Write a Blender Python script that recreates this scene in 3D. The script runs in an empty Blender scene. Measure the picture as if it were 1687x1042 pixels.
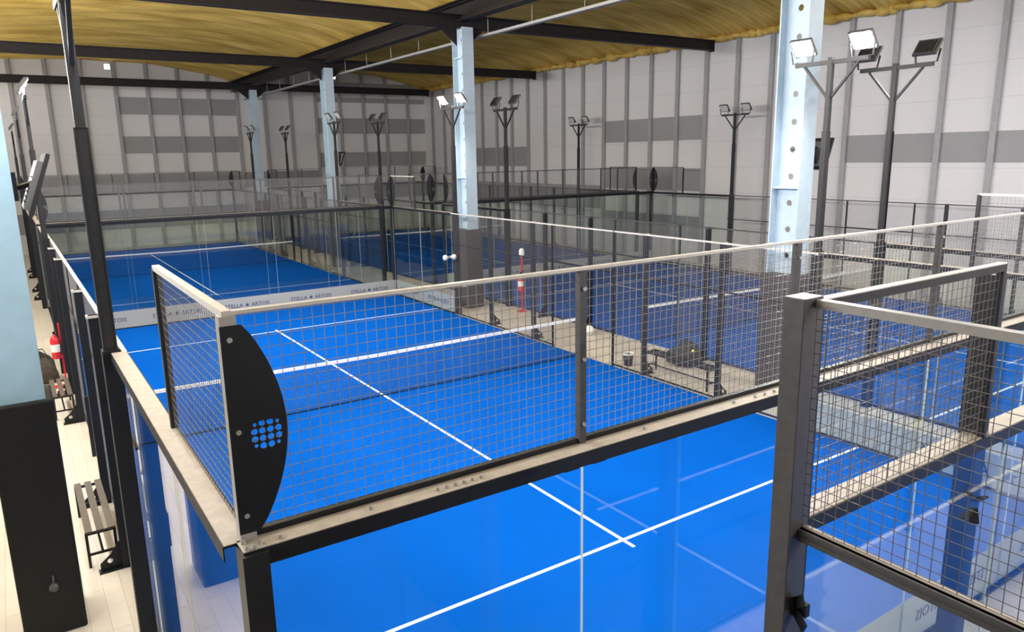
import bpy, bmesh, math, random
from mathutils import Vector, Matrix
from mathutils.geometry import tessellate_polygon
random.seed(7)
sc = bpy.context.scene
COL = sc.collection
PI = math.pi

# ------------------------------------------------------------------ materials
def new_mat(name, color, rough=0.5, metal=0.0, spec=0.5):
    m = bpy.data.materials.new(name); m.use_nodes = True
    b = m.node_tree.nodes['Principled BSDF']
    b.inputs['Base Color'].default_value = (*color, 1)
    b.inputs['Roughness'].default_value = rough
    b.inputs['Metallic'].default_value = metal
    b.inputs['Specular IOR Level'].default_value = spec
    return m

def noise_tint(m, scale=4.0, amount=0.15, bump=0.0, stretch=(1, 1, 1), detail=4):
    """mottles the base colour and optionally bumps the surface"""
    nt = m.node_tree; N = nt.nodes; L = nt.links
    b = N['Principled BSDF']; col = tuple(b.inputs['Base Color'].default_value)
    tc = N.new('ShaderNodeTexCoord'); mp = N.new('ShaderNodeMapping'); mp.inputs['Scale'].default_value = stretch
    no = N.new('ShaderNodeTexNoise'); no.inputs['Scale'].default_value = scale; no.inputs['Detail'].default_value = detail
    L.new(tc.outputs['Object'], mp.inputs['Vector']); L.new(mp.outputs['Vector'], no.inputs['Vector'])
    mr = N.new('ShaderNodeMapRange'); mr.inputs['From Min'].default_value = .3; mr.inputs['From Max'].default_value = .7
    mr.inputs['To Min'].default_value = 1 - amount; mr.inputs['To Max'].default_value = 1 + amount
    L.new(no.outputs['Fac'], mr.inputs['Value'])
    mx = N.new('ShaderNodeMix'); mx.data_type = 'RGBA'; mx.blend_type = 'MULTIPLY'; mx.inputs['Factor'].default_value = 1
    mx.inputs['A'].default_value = col
    L.new(mr.outputs['Result'], mx.inputs['B']); L.new(mx.outputs['Result'], b.inputs['Base Color'])
    if bump:
        bp = N.new('ShaderNodeBump'); bp.inputs['Strength'].default_value = bump; bp.inputs['Distance'].default_value = .01
        L.new(no.outputs['Fac'], bp.inputs['Height']); L.new(bp.outputs['Normal'], b.inputs['Normal'])
    return m

M = {}
M['black'] = noise_tint(new_mat('black_powder_coat', (.010, .012, .016), .45, 0, .3), 30, .12)
M['frame'] = noise_tint(new_mat('charcoal_powder_coat', (.020, .021, .024), .4, 0, .35), 25, .15)
M['post'] = noise_tint(new_mat('grey_post_coat', (.065, .065, .07), .4, 0, .4), 18, .12)
M['lit_top'] = noise_tint(new_mat('lit_beam_top', (.42, .38, .33), .5), 14, .12)  # beige stands for lamplight on the dark beam tops, put into the colour
M['rail'] = noise_tint(new_mat('pale_rail', (.60, .58, .55), .4, .1), 20, .08)  # even pale tone for top rails and post caps
M['wire'] = new_mat('wire_mesh_metal', (.24, .235, .24), .4, .3)
M['wiredark'] = new_mat('dark_wire_mesh', (.09, .085, .085), .45, .2)
M['railgrey'] = noise_tint(new_mat('grey_rail', (.26, .26, .255), .4, .1), 20, .08)
M['steel_shaded'] = noise_tint(new_mat('shaded_column_paint', (.33, .51, .64), .45), 6, .05)  # steel paint toned deeper for the weaker light on the walkway columns
M['steel'] = noise_tint(new_mat('pale_blue_steel_paint', (.46, .58, .68), .45), 6, .05)
M['roofsteel'] = noise_tint(new_mat('dark_brown_primer', (.015, .012, .013), .55, 0, .25), 8, .2)
M['pad'] = noise_tint(new_mat('black_padding', (.008, .009, .010), .55, 0, .3), 40, .15, .05)
M['padbrown'] = noise_tint(new_mat('dark_grey_padding', (.050, .044, .042), .6), 40, .15, .05)
M['white'] = new_mat('white_plastic', (.8, .8, .78), .4)
M['tape'] = new_mat('white_net_tape', (.86, .86, .84), .6)
M['net'] = new_mat('black_netting', (.035, .04, .07), .7)
M['line'] = new_mat('white_turf_line', (.82, .86, .9), .8)
M['red'] = new_mat('red_enamel', (.62, .02, .03), .3)
M['brown'] = noise_tint(new_mat('dark_brown_fabric', (.05, .04, .03), .85), 12, .4, .4)
M['bag'] = noise_tint(new_mat('black_fabric', (.03, .03, .033), .8), 12, .3, .3)
M['ball'] = new_mat('yellow_felt', (.75, .85, .12), .9)
M['screen'] = new_mat('dark_screen', (.035, .026, .028), .25)
M['tvback'] = noise_tint(new_mat('grey_plastic_shell', (.22, .22, .22), .45), 30, .1)
M['slat'] = noise_tint(new_mat('bench_slat', (.085, .07, .055), .5), 20, .2)
M['grey'] = new_mat('galvanised_steel', (.42, .42, .43), .4, .4)
M['banner'] = None
M['navy'] = new_mat('navy_lettering', (.03, .05, .16), .6)
M['stud'] = noise_tint(new_mat('grey_wall_stud', (.36, .36, .37), .5), 8, .08)
M['wallgrey'] = noise_tint(new_mat('mid_grey_wall_panel', (.33, .33, .335), .6), 2, .03)
M['rubber'] = new_mat('rubber', (.02, .02, .02), .8)
M['lensoff'] = new_mat('unlit_lamp_glass', (.62, .62, .60), .25)
M['lampbody'] = new_mat('lamp_housing_grey', (.10, .10, .10), .4, .3)

def turf(name, col, seed):
    m = new_mat(name, col, .9, 0, .04)
    nt = m.node_tree; N = nt.nodes; L = nt.links; b = N['Principled BSDF']
    tc = N.new('ShaderNodeTexCoord')
    n1 = N.new('ShaderNodeTexNoise'); n1.inputs['Scale'].default_value = .8; n1.inputs['Detail'].default_value = 5
    n2 = N.new('ShaderNodeTexNoise'); n2.inputs['Scale'].default_value = 90; n2.inputs['Detail'].default_value = 3
    L.new(tc.outputs['Object'], n1.inputs['Vector']); L.new(tc.outputs['Object'], n2.inputs['Vector'])
    a = N.new('ShaderNodeMath'); a.operation = 'MULTIPLY_ADD'; a.inputs[1].default_value = .22; a.inputs[2].default_value = .80
    L.new(n1.outputs['Fac'], a.inputs[0])
    c = N.new('ShaderNodeMath'); c.operation = 'MULTIPLY_ADD'; c.inputs[1].default_value = .2
    L.new(n2.outputs['Fac'], c.inputs[0]); L.new(a.outputs[0], c.inputs[2])
    mx = N.new('ShaderNodeMix'); mx.data_type = 'RGBA'; mx.blend_type = 'MULTIPLY'; mx.inputs['Factor'].default_value = 1
    mx.inputs['A'].default_value = (*col, 1); L.new(c.outputs[0], mx.inputs['B']); L.new(mx.outputs['Result'], b.inputs['Base Color'])
    bp = N.new('ShaderNodeBump'); bp.inputs['Strength'].default_value = .3; bp.inputs['Distance'].default_value = .004
    L.new(n2.outputs['Fac'], bp.inputs['Height']); L.new(bp.outputs['Normal'], b.inputs['Normal'])
    return m
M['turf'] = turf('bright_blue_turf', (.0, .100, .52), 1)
M['turf_dimmed'] = turf('dimmed_blue_turf', (.007, .095, .42), 2)  # blue darkened in the colour itself for courts with their lamps off

def glass_mat(name, tint, refl=1.0):
    """architectural glass: see-through, with Fresnel mirror reflection on both faces"""
    m = bpy.data.materials.new(name); m.use_nodes = True
    nt = m.node_tree; N = nt.nodes; L = nt.links; N.clear()
    out = N.new('ShaderNodeOutputMaterial'); tr = N.new('ShaderNodeBsdfTransparent'); gl = N.new('ShaderNodeBsdfGlossy')
    tr.inputs['Color'].default_value = (*tint, 1); gl.inputs['Roughness'].default_value = 0.0
    ge = N.new('ShaderNodeNewGeometry'); mr = N.new('ShaderNodeMapRange')
    mr.inputs['To Min'].default_value = 1.5; mr.inputs['To Max'].default_value = 1 / 1.5
    L.new(ge.outputs['Backfacing'], mr.inputs['Value'])
    fr = N.new('ShaderNodeFresnel'); L.new(mr.outputs['Result'], fr.inputs['IOR'])
    mu = N.new('ShaderNodeMath'); mu.operation = 'MULTIPLY'; mu.inputs[1].default_value = refl; L.new(fr.outputs[0], mu.inputs[0])
    mx = N.new('ShaderNodeMixShader'); L.new(mu.outputs[0], mx.inputs['Fac'])
    L.new(tr.outputs[0], mx.inputs[1]); L.new(gl.outputs[0], mx.inputs[2]); L.new(mx.outputs[0], out.inputs['Surface'])
    return m
M['glass'] = glass_mat('clear_court_glass', (.965, .985, .975))
M['edge'] = new_mat('pale_glass_edge', (.62, .72, .70), .3)

def banner_mat():
    """translucent frosted strip stuck on the foot of the glass"""
    m = bpy.data.materials.new('frosted_banner'); m.use_nodes = True
    nt = m.node_tree; N = nt.nodes; L = nt.links; N.clear()
    out = N.new('ShaderNodeOutputMaterial'); tr = N.new('ShaderNodeBsdfTransparent'); df = N.new('ShaderNodeBsdfDiffuse'); tl = N.new('ShaderNodeBsdfTranslucent')
    df.inputs['Color'].default_value = (.62, .64, .62, 1); tl.inputs['Color'].default_value = (.62, .64, .62, 1)
    a = N.new('ShaderNodeMixShader'); a.inputs['Fac'].default_value = .4; L.new(df.outputs[0], a.inputs[1]); L.new(tl.outputs[0], a.inputs[2])
    b = N.new('ShaderNodeMixShader'); b.inputs['Fac'].default_value = .82; L.new(tr.outputs[0], b.inputs[1]); L.new(a.outputs[0], b.inputs[2])
    L.new(b.outputs[0], out.inputs['Surface'])
    return m
M['banner'] = banner_mat()

def emit(name, col, strength):
    m = bpy.data.materials.new(name); m.use_nodes = True
    nt = m.node_tree; N = nt.nodes; L = nt.links; N.clear()
    out = N.new('ShaderNodeOutputMaterial'); e = N.new('ShaderNodeEmission')
    e.inputs['Color'].default_value = (*col, 1); e.inputs['Strength'].default_value = strength
    L.new(e.outputs[0], out.inputs['Surface']); return m
FLOOD = 520.0
M['lenson'] = emit('lit_floodlight_glass', (1.0, .97, .92), FLOOD)
M['exitlamp'] = emit('lit_emergency_lamp', (1, 1, 1), 6)

def floor_mat():
    m = new_mat('cream_wood_look_floor', (.66, .61, .53), .38, 0, .5)
    nt = m.node_tree; N = nt.nodes; L = nt.links; b = N['Principled BSDF']
    tc = N.new('ShaderNodeTexCoord'); mp = N.new('ShaderNodeMapping'); mp.inputs['Rotation'].default_value = (0, 0, PI / 2)
    br = N.new('ShaderNodeTexBrick'); br.offset = .37
    br.inputs['Color1'].default_value = (.68, .63, .55, 1); br.inputs['Color2'].default_value = (.62, .575, .50, 1)
    br.inputs['Mortar'].default_value = (.42, .38, .31, 1); br.inputs['Scale'].default_value = 1
    br.inputs['Mortar Size'].default_value = .003; br.inputs['Brick Width'].default_value = 1.4; br.inputs['Row Height'].default_value = .18
    L.new(tc.outputs['Object'], mp.inputs['Vector']); L.new(mp.outputs['Vector'], br.inputs['Vector'])
    no = N.new('ShaderNodeTexNoise'); no.inputs['Scale'].default_value = 1.5; no.inputs['Detail'].default_value = 6
    L.new(tc.outputs['Object'], no.inputs['Vector'])
    mr = N.new('ShaderNodeMapRange'); mr.inputs['To Min'].default_value = .88; mr.inputs['To Max'].default_value = 1.1; L.new(no.outputs['Fac'], mr.inputs['Value'])
    mx = N.new('ShaderNodeMix'); mx.data_type = 'RGBA'; mx.blend_type = 'MULTIPLY'; mx.inputs['Factor'].default_value = 1
    L.new(br.outputs['Color'], mx.inputs['A']); L.new(mr.outputs['Result'], mx.inputs['B']); L.new(mx.outputs['Result'], b.inputs['Base Color'])
    return m
M['floor'] = floor_mat()

def wall_mat():
    """white sandwich panels with fine horizontal joints every metre and faint ribs"""
    m = new_mat('white_sandwich_panel', (.74, .73, .735), .5)
    nt = m.node_tree; N = nt.nodes; L = nt.links; b = N['Principled BSDF']
    tc = N.new('ShaderNodeTexCoord'); sp = N.new('ShaderNodeSeparateXYZ'); L.new(tc.outputs['Object'], sp.inputs[0])
    fr = N.new('ShaderNodeMath'); fr.operation = 'FRACT'; L.new(sp.outputs['Z'], fr.inputs[0])
    lt = N.new('ShaderNodeMath'); lt.operation = 'LESS_THAN'; lt.inputs[1].default_value = .012; L.new(fr.outputs[0], lt.inputs[0])
    mx = N.new('ShaderNodeMix'); mx.data_type = 'RGBA'; mx.inputs['A'].default_value = (.74, .73, .735, 1); mx.inputs['B'].default_value = (.55, .545, .55, 1)
    L.new(lt.outputs[0], mx.inputs['Factor']); L.new(mx.outputs['Result'], b.inputs['Base Color'])
    wv = N.new('ShaderNodeTexWave'); wv.bands_direction = 'Z'; wv.inputs['Scale'].default_value = 8
    L.new(tc.outputs['Object'], wv.inputs['Vector'])
    bp = N.new('ShaderNodeBump'); bp.inputs['Strength'].default_value = .15; bp.inputs['Distance'].default_value = .003
    L.new(wv.outputs['Fac'], bp.inputs['Height']); L.new(bp.outputs['Normal'], b.inputs['Normal'])
    return m
M['wall'] = wall_mat()

def foam_mat():
    m = new_mat('yellow_sprayed_foam', (.55, .36, .075), .75, 0, .3)
    nt = m.node_tree; N = nt.nodes; L = nt.links; b = N['Principled BSDF']
    tc = N.new('ShaderNodeTexCoord'); mp = N.new('ShaderNodeMapping'); mp.inputs['Scale'].default_value = (.35, 1.2, 1)
    no = N.new('ShaderNodeTexNoise'); no.inputs['Scale'].default_value = 1.2; no.inputs['Detail'].default_value = 7
    L.new(tc.outputs['Object'], mp.inputs['Vector']); L.new(mp.outputs['Vector'], no.inputs['Vector'])
    cr = N.new('ShaderNodeValToRGB'); cr.color_ramp.elements[0].position = .3; cr.color_ramp.elements[1].position = .72
    cr.color_ramp.elements[0].color = (.46, .29, .05, 1); cr.color_ramp.elements[1].color = (.82, .58, .16, 1)
    L.new(no.outputs['Fac'], cr.inputs['Fac']); L.new(cr.outputs['Color'], b.inputs['Base Color'])
    n2 = N.new('ShaderNodeTexNoise'); n2.inputs['Scale'].default_value = 14; n2.inputs['Detail'].default_value = 5; L.new(tc.outputs['Object'], n2.inputs['Vector'])
    bp = N.new('ShaderNodeBump'); bp.inputs['Strength'].default_value = .5; bp.inputs['Distance'].default_value = .03
    L.new(n2.outputs['Fac'], bp.inputs['Height']); L.new(bp.outputs['Normal'], b.inputs['Normal'])
    return m
M['foam'] = foam_mat()

# ------------------------------------------------------------------ geometry helpers
class MB:
    """collects boxes, bars, tubes and plates into ONE mesh object"""
    def __init__(s, T=None): s.v = []; s.f = []; s.mi = []; s.T = T; s.cur = 0; s.smooth = []
    def _add(s, vs, fs, sm=False):
        n = len(s.v); s.v += [tuple(s.T(*p)) if s.T else tuple(p) for p in vs]
        s.f += [tuple(n + i for i in f) for f in fs]; s.mi += [s.cur] * len(fs); s.smooth += [sm] * len(fs)
        return s
    def box(s, x0, x1, y0, y1, z0, z1):
        vs = [(x0,y0,z0),(x1,y0,z0),(x1,y1,z0),(x0,y1,z0),(x0,y0,z1),(x1,y0,z1),(x1,y1,z1),(x0,y1,z1)]
        return s._add(vs, [(0,3,2,1),(4,5,6,7),(0,1,5,4),(1,2,6,5),(2,3,7,6),(3,0,4,7)])
    def bar(s, p, q, w, h=None, caps=True, up=(0, 0, 1)):
        h = h or w; p = Vector(p); q = Vector(q); d = (q - p).normalized(); u = Vector(up)
        if abs(d.dot(u)) > .98: u = Vector((1, 0, 0))
        r = d.cross(u).normalized(); u = r.cross(d)
        vs = []
        for c in (p, q):
            for a, b in ((-1,-1),(1,-1),(1,1),(-1,1)): vs.append(c + r * (a * w / 2) + u * (b * h / 2))
        fs = [(0,1,5,4),(1,2,6,5),(2,3,7,6),(3,0,4,7)] + ([(0,3,2,1),(4,5,6,7)] if caps else [])
        return s._add(vs, fs)
    def tube(s, p, q, r0, r1=None, n=14, caps=True):
        r1 = r0 if r1 is None else r1
        p = Vector(p); q = Vector(q); d = (q - p).normalized(); u = Vector((0, 0, 1)) if abs(d.z) < .9 else Vector((1, 0, 0))
        a = d.cross(u).normalized(); b = a.cross(d); vs = []
        for c, r in ((p, r0), (q, r1)):
            for i in range(n):
                t = 2 * PI * i / n; vs.append(c + a * (math.cos(t) * r) + b * (math.sin(t) * r))
        s._add(vs, [(i, (i + 1) % n, n + (i + 1) % n, n + i) for i in range(n)], True)
        if caps: s._add(vs, [tuple(range(n - 1, -1, -1)), tuple(range(n, 2 * n))])
        return s
    def lathe(s, c, prof, n=20, ax=2):
        vs = []; c = Vector(c)
        for r, z in prof:
            for i in range(n):
                t = 2 * PI * i / n; o = [math.cos(t) * r, math.sin(t) * r, z]
                if ax == 1: o = [o[0], o[2], o[1]]
                if ax == 0: o = [o[2], o[0], o[1]]
                vs.append(c + Vector(o))
        k = len(prof)
        fs = [(j*n+i, j*n+(i+1)%n, (j+1)*n+(i+1)%n, (j+1)*n+i) for j in range(k-1) for i in range(n)]
        s._add(vs, fs, True)
        return s
    def plate(s, loops, t, axis_fn):
        """extrude a 2-D outline (first loop) with holes (others) by thickness t; axis_fn(a, b, d) -> point"""
        flat = [p for l in loops for p in l]
        tris = tessellate_polygon([[Vector((a, b, 0)) for a, b in l] for l in loops])
        n = len(flat)
        vs = [axis_fn(a, b, 0) for a, b in flat] + [axis_fn(a, b, t) for a, b in flat]
        fs = [tuple(tr) for tr in tris] + [tuple(n + i for i in reversed(tr)) for tr in tris]
        k = 0
        for l in loops:
            m = len(l)
            for i in range(m): fs.append((k + i, k + (i + 1) % m, n + k + (i + 1) % m, n + k + i))
            k += m
        return s._add(vs, fs)
    def build(s, name, mats, parent=None, bevel=0.0, recalc=True):
        mats = mats if isinstance(mats, (list, tuple)) else [mats]
        me = bpy.data.meshes.new(name)
        off = Vector((0, 0, 0))
        if parent is not None:
            off = abs_loc(parent)
        me.from_pydata([tuple(Vector(v) - off) for v in s.v], [], s.f)
        for m in mats: me.materials.append(m)
        for i, p in enumerate(me.polygons): p.material_index = s.mi[i]; p.use_smooth = s.smooth[i]
        if recalc:
            bm = bmesh.new(); bm.from_mesh(me); bmesh.ops.recalc_face_normals(bm, faces=bm.faces); bm.to_mesh(me); bm.free()
        o = bpy.data.objects.new(name, me); COL.objects.link(o)
        if parent is not None: o.parent = parent
        if bevel:
            b = o.modifiers.new('edge', 'BEVEL'); b.width = bevel; b.segments = 2; b.limit_method = 'ANGLE'
        return o

def abs_loc(o):
    v = Vector((0, 0, 0))
    while o is not None: v += o.location; o = o.parent
    return v

def tag(o, label=None, cat=None, group=None, kind=None):
    if label: o['label'] = label
    if cat: o['category'] = cat
    if group: o['group'] = group
    if kind: o['kind'] = kind
    return o

def thing(name, label, cat, loc=(0, 0, 0), group=None):
    o = bpy.data.objects.new(name, None); COL.objects.link(o); o.location = loc; o.empty_display_size = .1
    return tag(o, label, cat, group)

def copy_tree(o, parent=None):
    c = o.copy(); COL.objects.link(c); c.parent = parent
    for ch in list(o.children): copy_tree(ch, c)
    return c

def text_part(name, body, size, parent, origin, right, up, mat, depth=.012):
    """lettering as a mesh part: origin = left end of the baseline"""
    cu = bpy.data.curves.new(name, 'FONT'); cu.body = body; cu.size = size; cu.extrude = depth / 2; cu.resolution_u = 2
    tmp = bpy.data.objects.new(name, cu); COL.objects.link(tmp)
    dg = bpy.context.evaluated_depsgraph_get(); dg.update()
    me = bpy.data.meshes.new_from_object(tmp.evaluated_get(dg))
    bpy.data.objects.remove(tmp, do_unlink=True)
    r = Vector(right).normalized(); u = Vector(up).normalized(); n = r.cross(u)
    off = abs_loc(parent)
    for v in me.vertices: v.co = Vector(origin) + r * v.co.x + u * v.co.y + n * v.co.z - off
    me.materials.clear(); me.materials.append(mat)
    o = bpy.data.objects.new(name, me); COL.objects.link(o); o.parent = parent
    return o

def wires(T, plane, const, a0, a1, z0, z1, pitch=.05, r=.0013):
    """welded wire mesh filling a rectangle; plane 'u' runs along u at v=const, plane 'v' runs along v at u=const"""
    mb = MB(T)
    pt = (lambda a, z: (a, const, z)) if plane == 'u' else (lambda a, z: (const, a, z))
    n = max(1, round((a1 - a0) / pitch)); k = max(1, round((z1 - z0) / pitch))
    for i in range(n + 1):
        a = a0 + (a1 - a0) * i / n; mb.bar(pt(a, z0), pt(a, z1), 2 * r, caps=False)
    for j in range(k + 1):
        z = z0 + (z1 - z0) * j / k; mb.bar(pt(a0, z), pt(a1, z), 2 * r, caps=False)
    return mb

# ------------------------------------------------------------------ camera
cam = bpy.data.cameras.new('camera'); co = bpy.data.objects.new('camera', cam); COL.objects.link(co)
F, CX, CY, CZ, YAW, PITCH, ROLL = 1226.4, -.679, -3.113, 4.621, .5885, -.2133, -.0175
fw = Vector((math.sin(YAW) * math.cos(PITCH), math.cos(YAW) * math.cos(PITCH), math.sin(PITCH)))
r0 = Vector((math.cos(YAW), -math.sin(YAW), 0)); u0 = r0.cross(fw)
r2 = math.cos(ROLL) * r0 + math.sin(ROLL) * u0; u2 = -math.sin(ROLL) * r0 + math.cos(ROLL) * u0
co.matrix_world = Matrix(((r2.x, u2.x, -fw.x, CX), (r2.y, u2.y, -fw.y, CY), (r2.z, u2.z, -fw.z, CZ), (0, 0, 0, 1)))
cam.sensor_width = 36; cam.lens = F / 1687 * 36; cam.clip_start = .05; cam.clip_end = 200
sc.camera = co

# ------------------------------------------------------------------ the hall
XL, XR, YB, YF = -4.0, 23.2, -14.0, 42.8
def struct(name, mb, mats, parent=None, label=None):
    o = mb.build(name, mats, parent)
    if parent is None: o['kind'] = 'structure'
    if label: o['label'] = label
    return o
struct('floor', MB().box(XL, XR, YB, YF, -.2, 0), M['floor'], label='cream wood-look floor of the sports hall between and around the courts')
wr = struct('wall_right', MB().box(XR, XR + .2, YB, YF, 0, 9.2), M['wall'], label='long white panelled wall with grey bands behind the right-hand courts')
wf = struct('wall_far', MB().box(XL, XR + .2, YF, YF + .2, 0, 10.2), M['wall'], label='white panelled end wall with grey bands beyond the far courts')
struct('wall_left', MB().box(XL - .2, XL, YB, YF, 0, 9.2), M['wall'], label='white panelled wall along the walkway side')
struct('wall_back', MB().box(XL, XR, YB - .2, YB, 0, 10.2), M['wall'], label='white end wall behind the viewpoint')
# vertical studs on both visible walls
y = 36.85
ys = [36.85 - 1.548 * i for i in range(-3, 30)]
for yy in ys:
    if YB < yy < YF - .1:
        MB().box(XR - .10, XR - .0, yy - .055, yy + .055, 0, 9.0).box(XR - .14, XR - .10, yy - .085, yy + .085, 0, 9.0).build('stud', M['stud'], wr)
xs = [.2 + 1.552 * i for i in range(-2, 15)]
for xx in xs:
    MB().box(xx - .055, xx + .055, YF - .10, YF, 0, 9.9).box(xx - .085, xx + .085, YF - .14, YF - .10, 0, 9.9).build('stud', M['stud'], wf)
# grey coloured cladding bands
def band_r(y0, y1, z0, z1): MB().box(XR - .02, XR, y0, y1, z0, z1).build('grey_band', M['wallgrey'], wr)
def band_f(x0, x1, z0, z1): MB().box(x0, x1, YF - .02, YF, z0, z1).build('grey_band', M['wallgrey'], wf)
band_r(30.66, 36.85, 4.0, 5.05); band_r(18.27, 24.46, 5.1, 6.08); band_r(18.27, 24.46, 3.0, 3.95); band_r(18.27, 24.46, 1.0, 1.95)
band_r(24.46, 36.85, 2.0, 3.1); band_r(-6, 12.07, 4.17, 5.06)
band_f(4.86, 11.06, 7.1, 8.0); band_f(4.86, 11.06, 5.05, 5.95); band_f(XL, 11.06, 2.85, 3.95); band_f(XL, 11.06, 1.0, 2.05)
band_f(15.72, 23.2, 8.0, 8.3); band_f(15.72, 23.2, 8.7, 9.2)
band_f(15.72, 23.2, 6.1, 7.05); band_f(15.72, 23.2, 4.05, 4.96); band_f(15.72, 23.2, 2.0, 3.0); band_f(11.06, 15.72, 3.0, 3.9)

# corrugated, foam-sprayed barrel vaults
def vault(x0, x1, z0, z1, rise, name, label):
    nx = 26; y0, y1 = YB - .2, YF + .2; ny = int((y1 - y0) / .0625)
    vs = []; fs = []
    for j in range(ny + 1):
        yy = y0 + (y1 - y0) * j / ny
        w = .035 * math.sin(2 * PI * yy / .28) + .015 * math.sin(yy * 1.7) 
        for i in range(nx + 1):
            t = i / nx; s = 2 * t - 1
            prof = (1 - abs(s) ** 2.6) * rise
            lump = .02 * math.sin(9 * t * PI + yy * 3.1) + .02 * math.sin(yy * 5.3 + t * 4)
            edge = 1.0 + 2.2 * max(0, abs(s) - .88) / .12
            vs.append((x0 + (x1 - x0) * t, yy, z0 + (z1 - z0) * t + prof + w + lump * edge))
    for j in range(ny):
        for i in range(nx):
            a = j * (nx + 1) + i; fs.append((a, a + nx + 1, a + nx + 2, a + 1))
    me = bpy.data.meshes.new(name); me.from_pydata(vs, [], fs); me.materials.append(M['foam'])
    for p in me.polygons: p.use_smooth = True
    o = bpy.data.objects.new(name, me); COL.objects.link(o); o['kind'] = 'structure'; o['label'] = label
    return o
vault(XL - .2, 11.2, 8.8, 8.95, .95, 'ceiling', 'yellow foam-sprayed barrel vault over the left-hand courts')
vl = vault(11.2, XR + .2, 8.95, 8.78, .95, 'ceiling', 'yellow foam-sprayed barrel vault over the right-hand courts')
# lumpy overspill of foam along the wall head
mb = MB()
yy = YB
while yy < YF:
    L_ = random.uniform(.25, .6); d = random.uniform(.16, .42); h = random.uniform(.08, .2)
    vs = []; nn = 8
    for k in range(5):
        t = k / 4; ry = math.sin(PI * (0.08 + .84 * t))
        for i in range(nn):
            a = 2 * PI * i / nn
            vs.append((XR - .1 - d * .5 + math.cos(a) * d * ry * .9, yy + L_ * (t - .1) * 1.2, 8.86 + math.sin(a) * h * ry))
    mb._add(vs, [(j*nn+i, j*nn+(i+1)%nn, (j+1)*nn+(i+1)%nn, (j+1)*nn+i) for j in range(4) for i in range(nn)], True)
    yy += L_ * .8
tag(mb.build('foam_overspill', M['foam'], vl), 'lumpy yellow foam along the top of the wall')

# roof steelwork: I-beams
def ibeam(p, q, w, h, t=.03):
    mb = MB(); p = Vector(p); q = Vector(q)
    mb.bar(p + Vector((0, 0, t / 2)), q + Vector((0, 0, t / 2)), w, t); mb.bar(p + Vector((0, 0, h - t / 2)), q + Vector((0, 0, h - t / 2)), w, t)
    mb.bar(p + Vector((0, 0, h / 2)), q + Vector((0, 0, h / 2)), .02, h - 2 * t)
    return mb
cols_y = [5.0, 16.4, 27.6, 38.8]
where = ['above the nearest court', 'crossing above the second pale steel column', 'crossing above the third pale steel column', 'nearest the far end wall']
for yy, wd in zip(cols_y, where):
    t = thing('roof_beam', 'dark brown steel roof cross beam %s' % wd, 'beam', (8, yy + .3, 8.22), 'roof cross beams')
    ibeam((XL, yy + .3, 8.24), (21.6, yy + .3, 8.24), .26, .36).build('girder', M['roofsteel'], t)
    MB().box(21.58, 21.6, yy + .17, yy + .43, 8.2, 8.62).build('end_plate', M['roofsteel'], t)
    for sgn in (-1, 1):
        x0 = 10.95
        MB().plate([[(sgn * .17, 8.24), (sgn * .75, 8.24), (sgn * .17, 7.75)]], .03, lambda a, b, d, x0=x0, yy=yy: (x0 + a, yy + .285 + d, b)).build('haunch', M['roofsteel'], t)
t = thing('roof_beam', 'long dark I-shaped roof girder running over the row of pale columns', 'beam', (10.95, 14, 8.4))
ibeam((10.95, YB, 8.42), (10.95, YF, 8.42), .34, .5, .04).build('girder', M['roofsteel'], t)
MB().box(10.6, 11.3, YB, YF, 8.90, 8.93).build('gutter_plate', M['roofsteel'], t)

# pale blue steel columns
def column(x, y, top, label, hole=True, pad_mat='padbrown', pad_top=2.42, w=.38, l=.58, grp='pale steel columns between the courts', pdx=.1, mat='steel'):
    t = thing('steel_column', label, 'column', (x, y, 0), grp)
    mb = MB()
    mb.box(x, x + w, y, y + .025, 0, top).box(x, x + w, y + l - .025, y + l, 0, top)      # flanges
    holes = []
    if hole:
        for k in range(18):
            zc = 2.75 + k * .47
            if zc > top - .3: break
            holes.append([(y + l / 2 + .055 * math.cos(2 * PI * i / 12), zc + .055 * math.sin(2 * PI * i / 12)) for i in range(12)])
    mb.plate([[(y + .025, 0), (y + l - .025, 0), (y + l - .025, top), (y + .025, top)]] + holes, .014, lambda a, b, d: (x + w * .42 + d, a, b))
    mb.build('shaft', M[mat], t)
    for z in (3.95, 7.4):
        MB().box(x + .02, x + w * .42, y + .025, y + l - .025, z, z + .025).build('stiffener', M[mat], t)
    if pad_top:
        MB().box(x - pdx, x + w + pdx, y - .07, y + l + .05, 0, pad_top).build('padding', M[pad_mat], t, .02)
    return t
labs = ['pale blue steel column with holes and dark padded foot, nearest of the middle row', 'pale blue steel column with dark padded foot beside the lit floodlights at the far end of the bright court',
        'third pale blue steel column, standing between the two far courts', 'farthest pale blue steel column, close to the end wall']
for yy, lb in zip(cols_y, labs):
    c = column(10.78, yy, 8.24, lb)
for i, yy in enumerate(cols_y[:2]):
    c = column(-1.04, yy + .02, 8.24, ['light blue steel column above a tall black pad, beside the walkway', 'second light blue steel column on the walkway, hidden behind the nearest one'][i], False, 'pad', 2.42, .42, .5, 'steel columns along the walkway', .06, 'steel_shaded')
    if i == 0:
        cx, cy = -.80, yy - .05
        f = MB().lathe((cx, cy, .52), [(.0, -.03), (.04, -.03), (.045, 0), (.03, .02)], 14, 1).tube((cx, cy - .02, .52), (cx + .01, cy - .04, .66), .009).build('wall_tap', M['lampbody'], c)
        f['label'] = 'small metal tap fitting on the black pad'
# little metal fittings on the middle columns' padding
for yy in cols_y[:2]:
    pass

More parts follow.
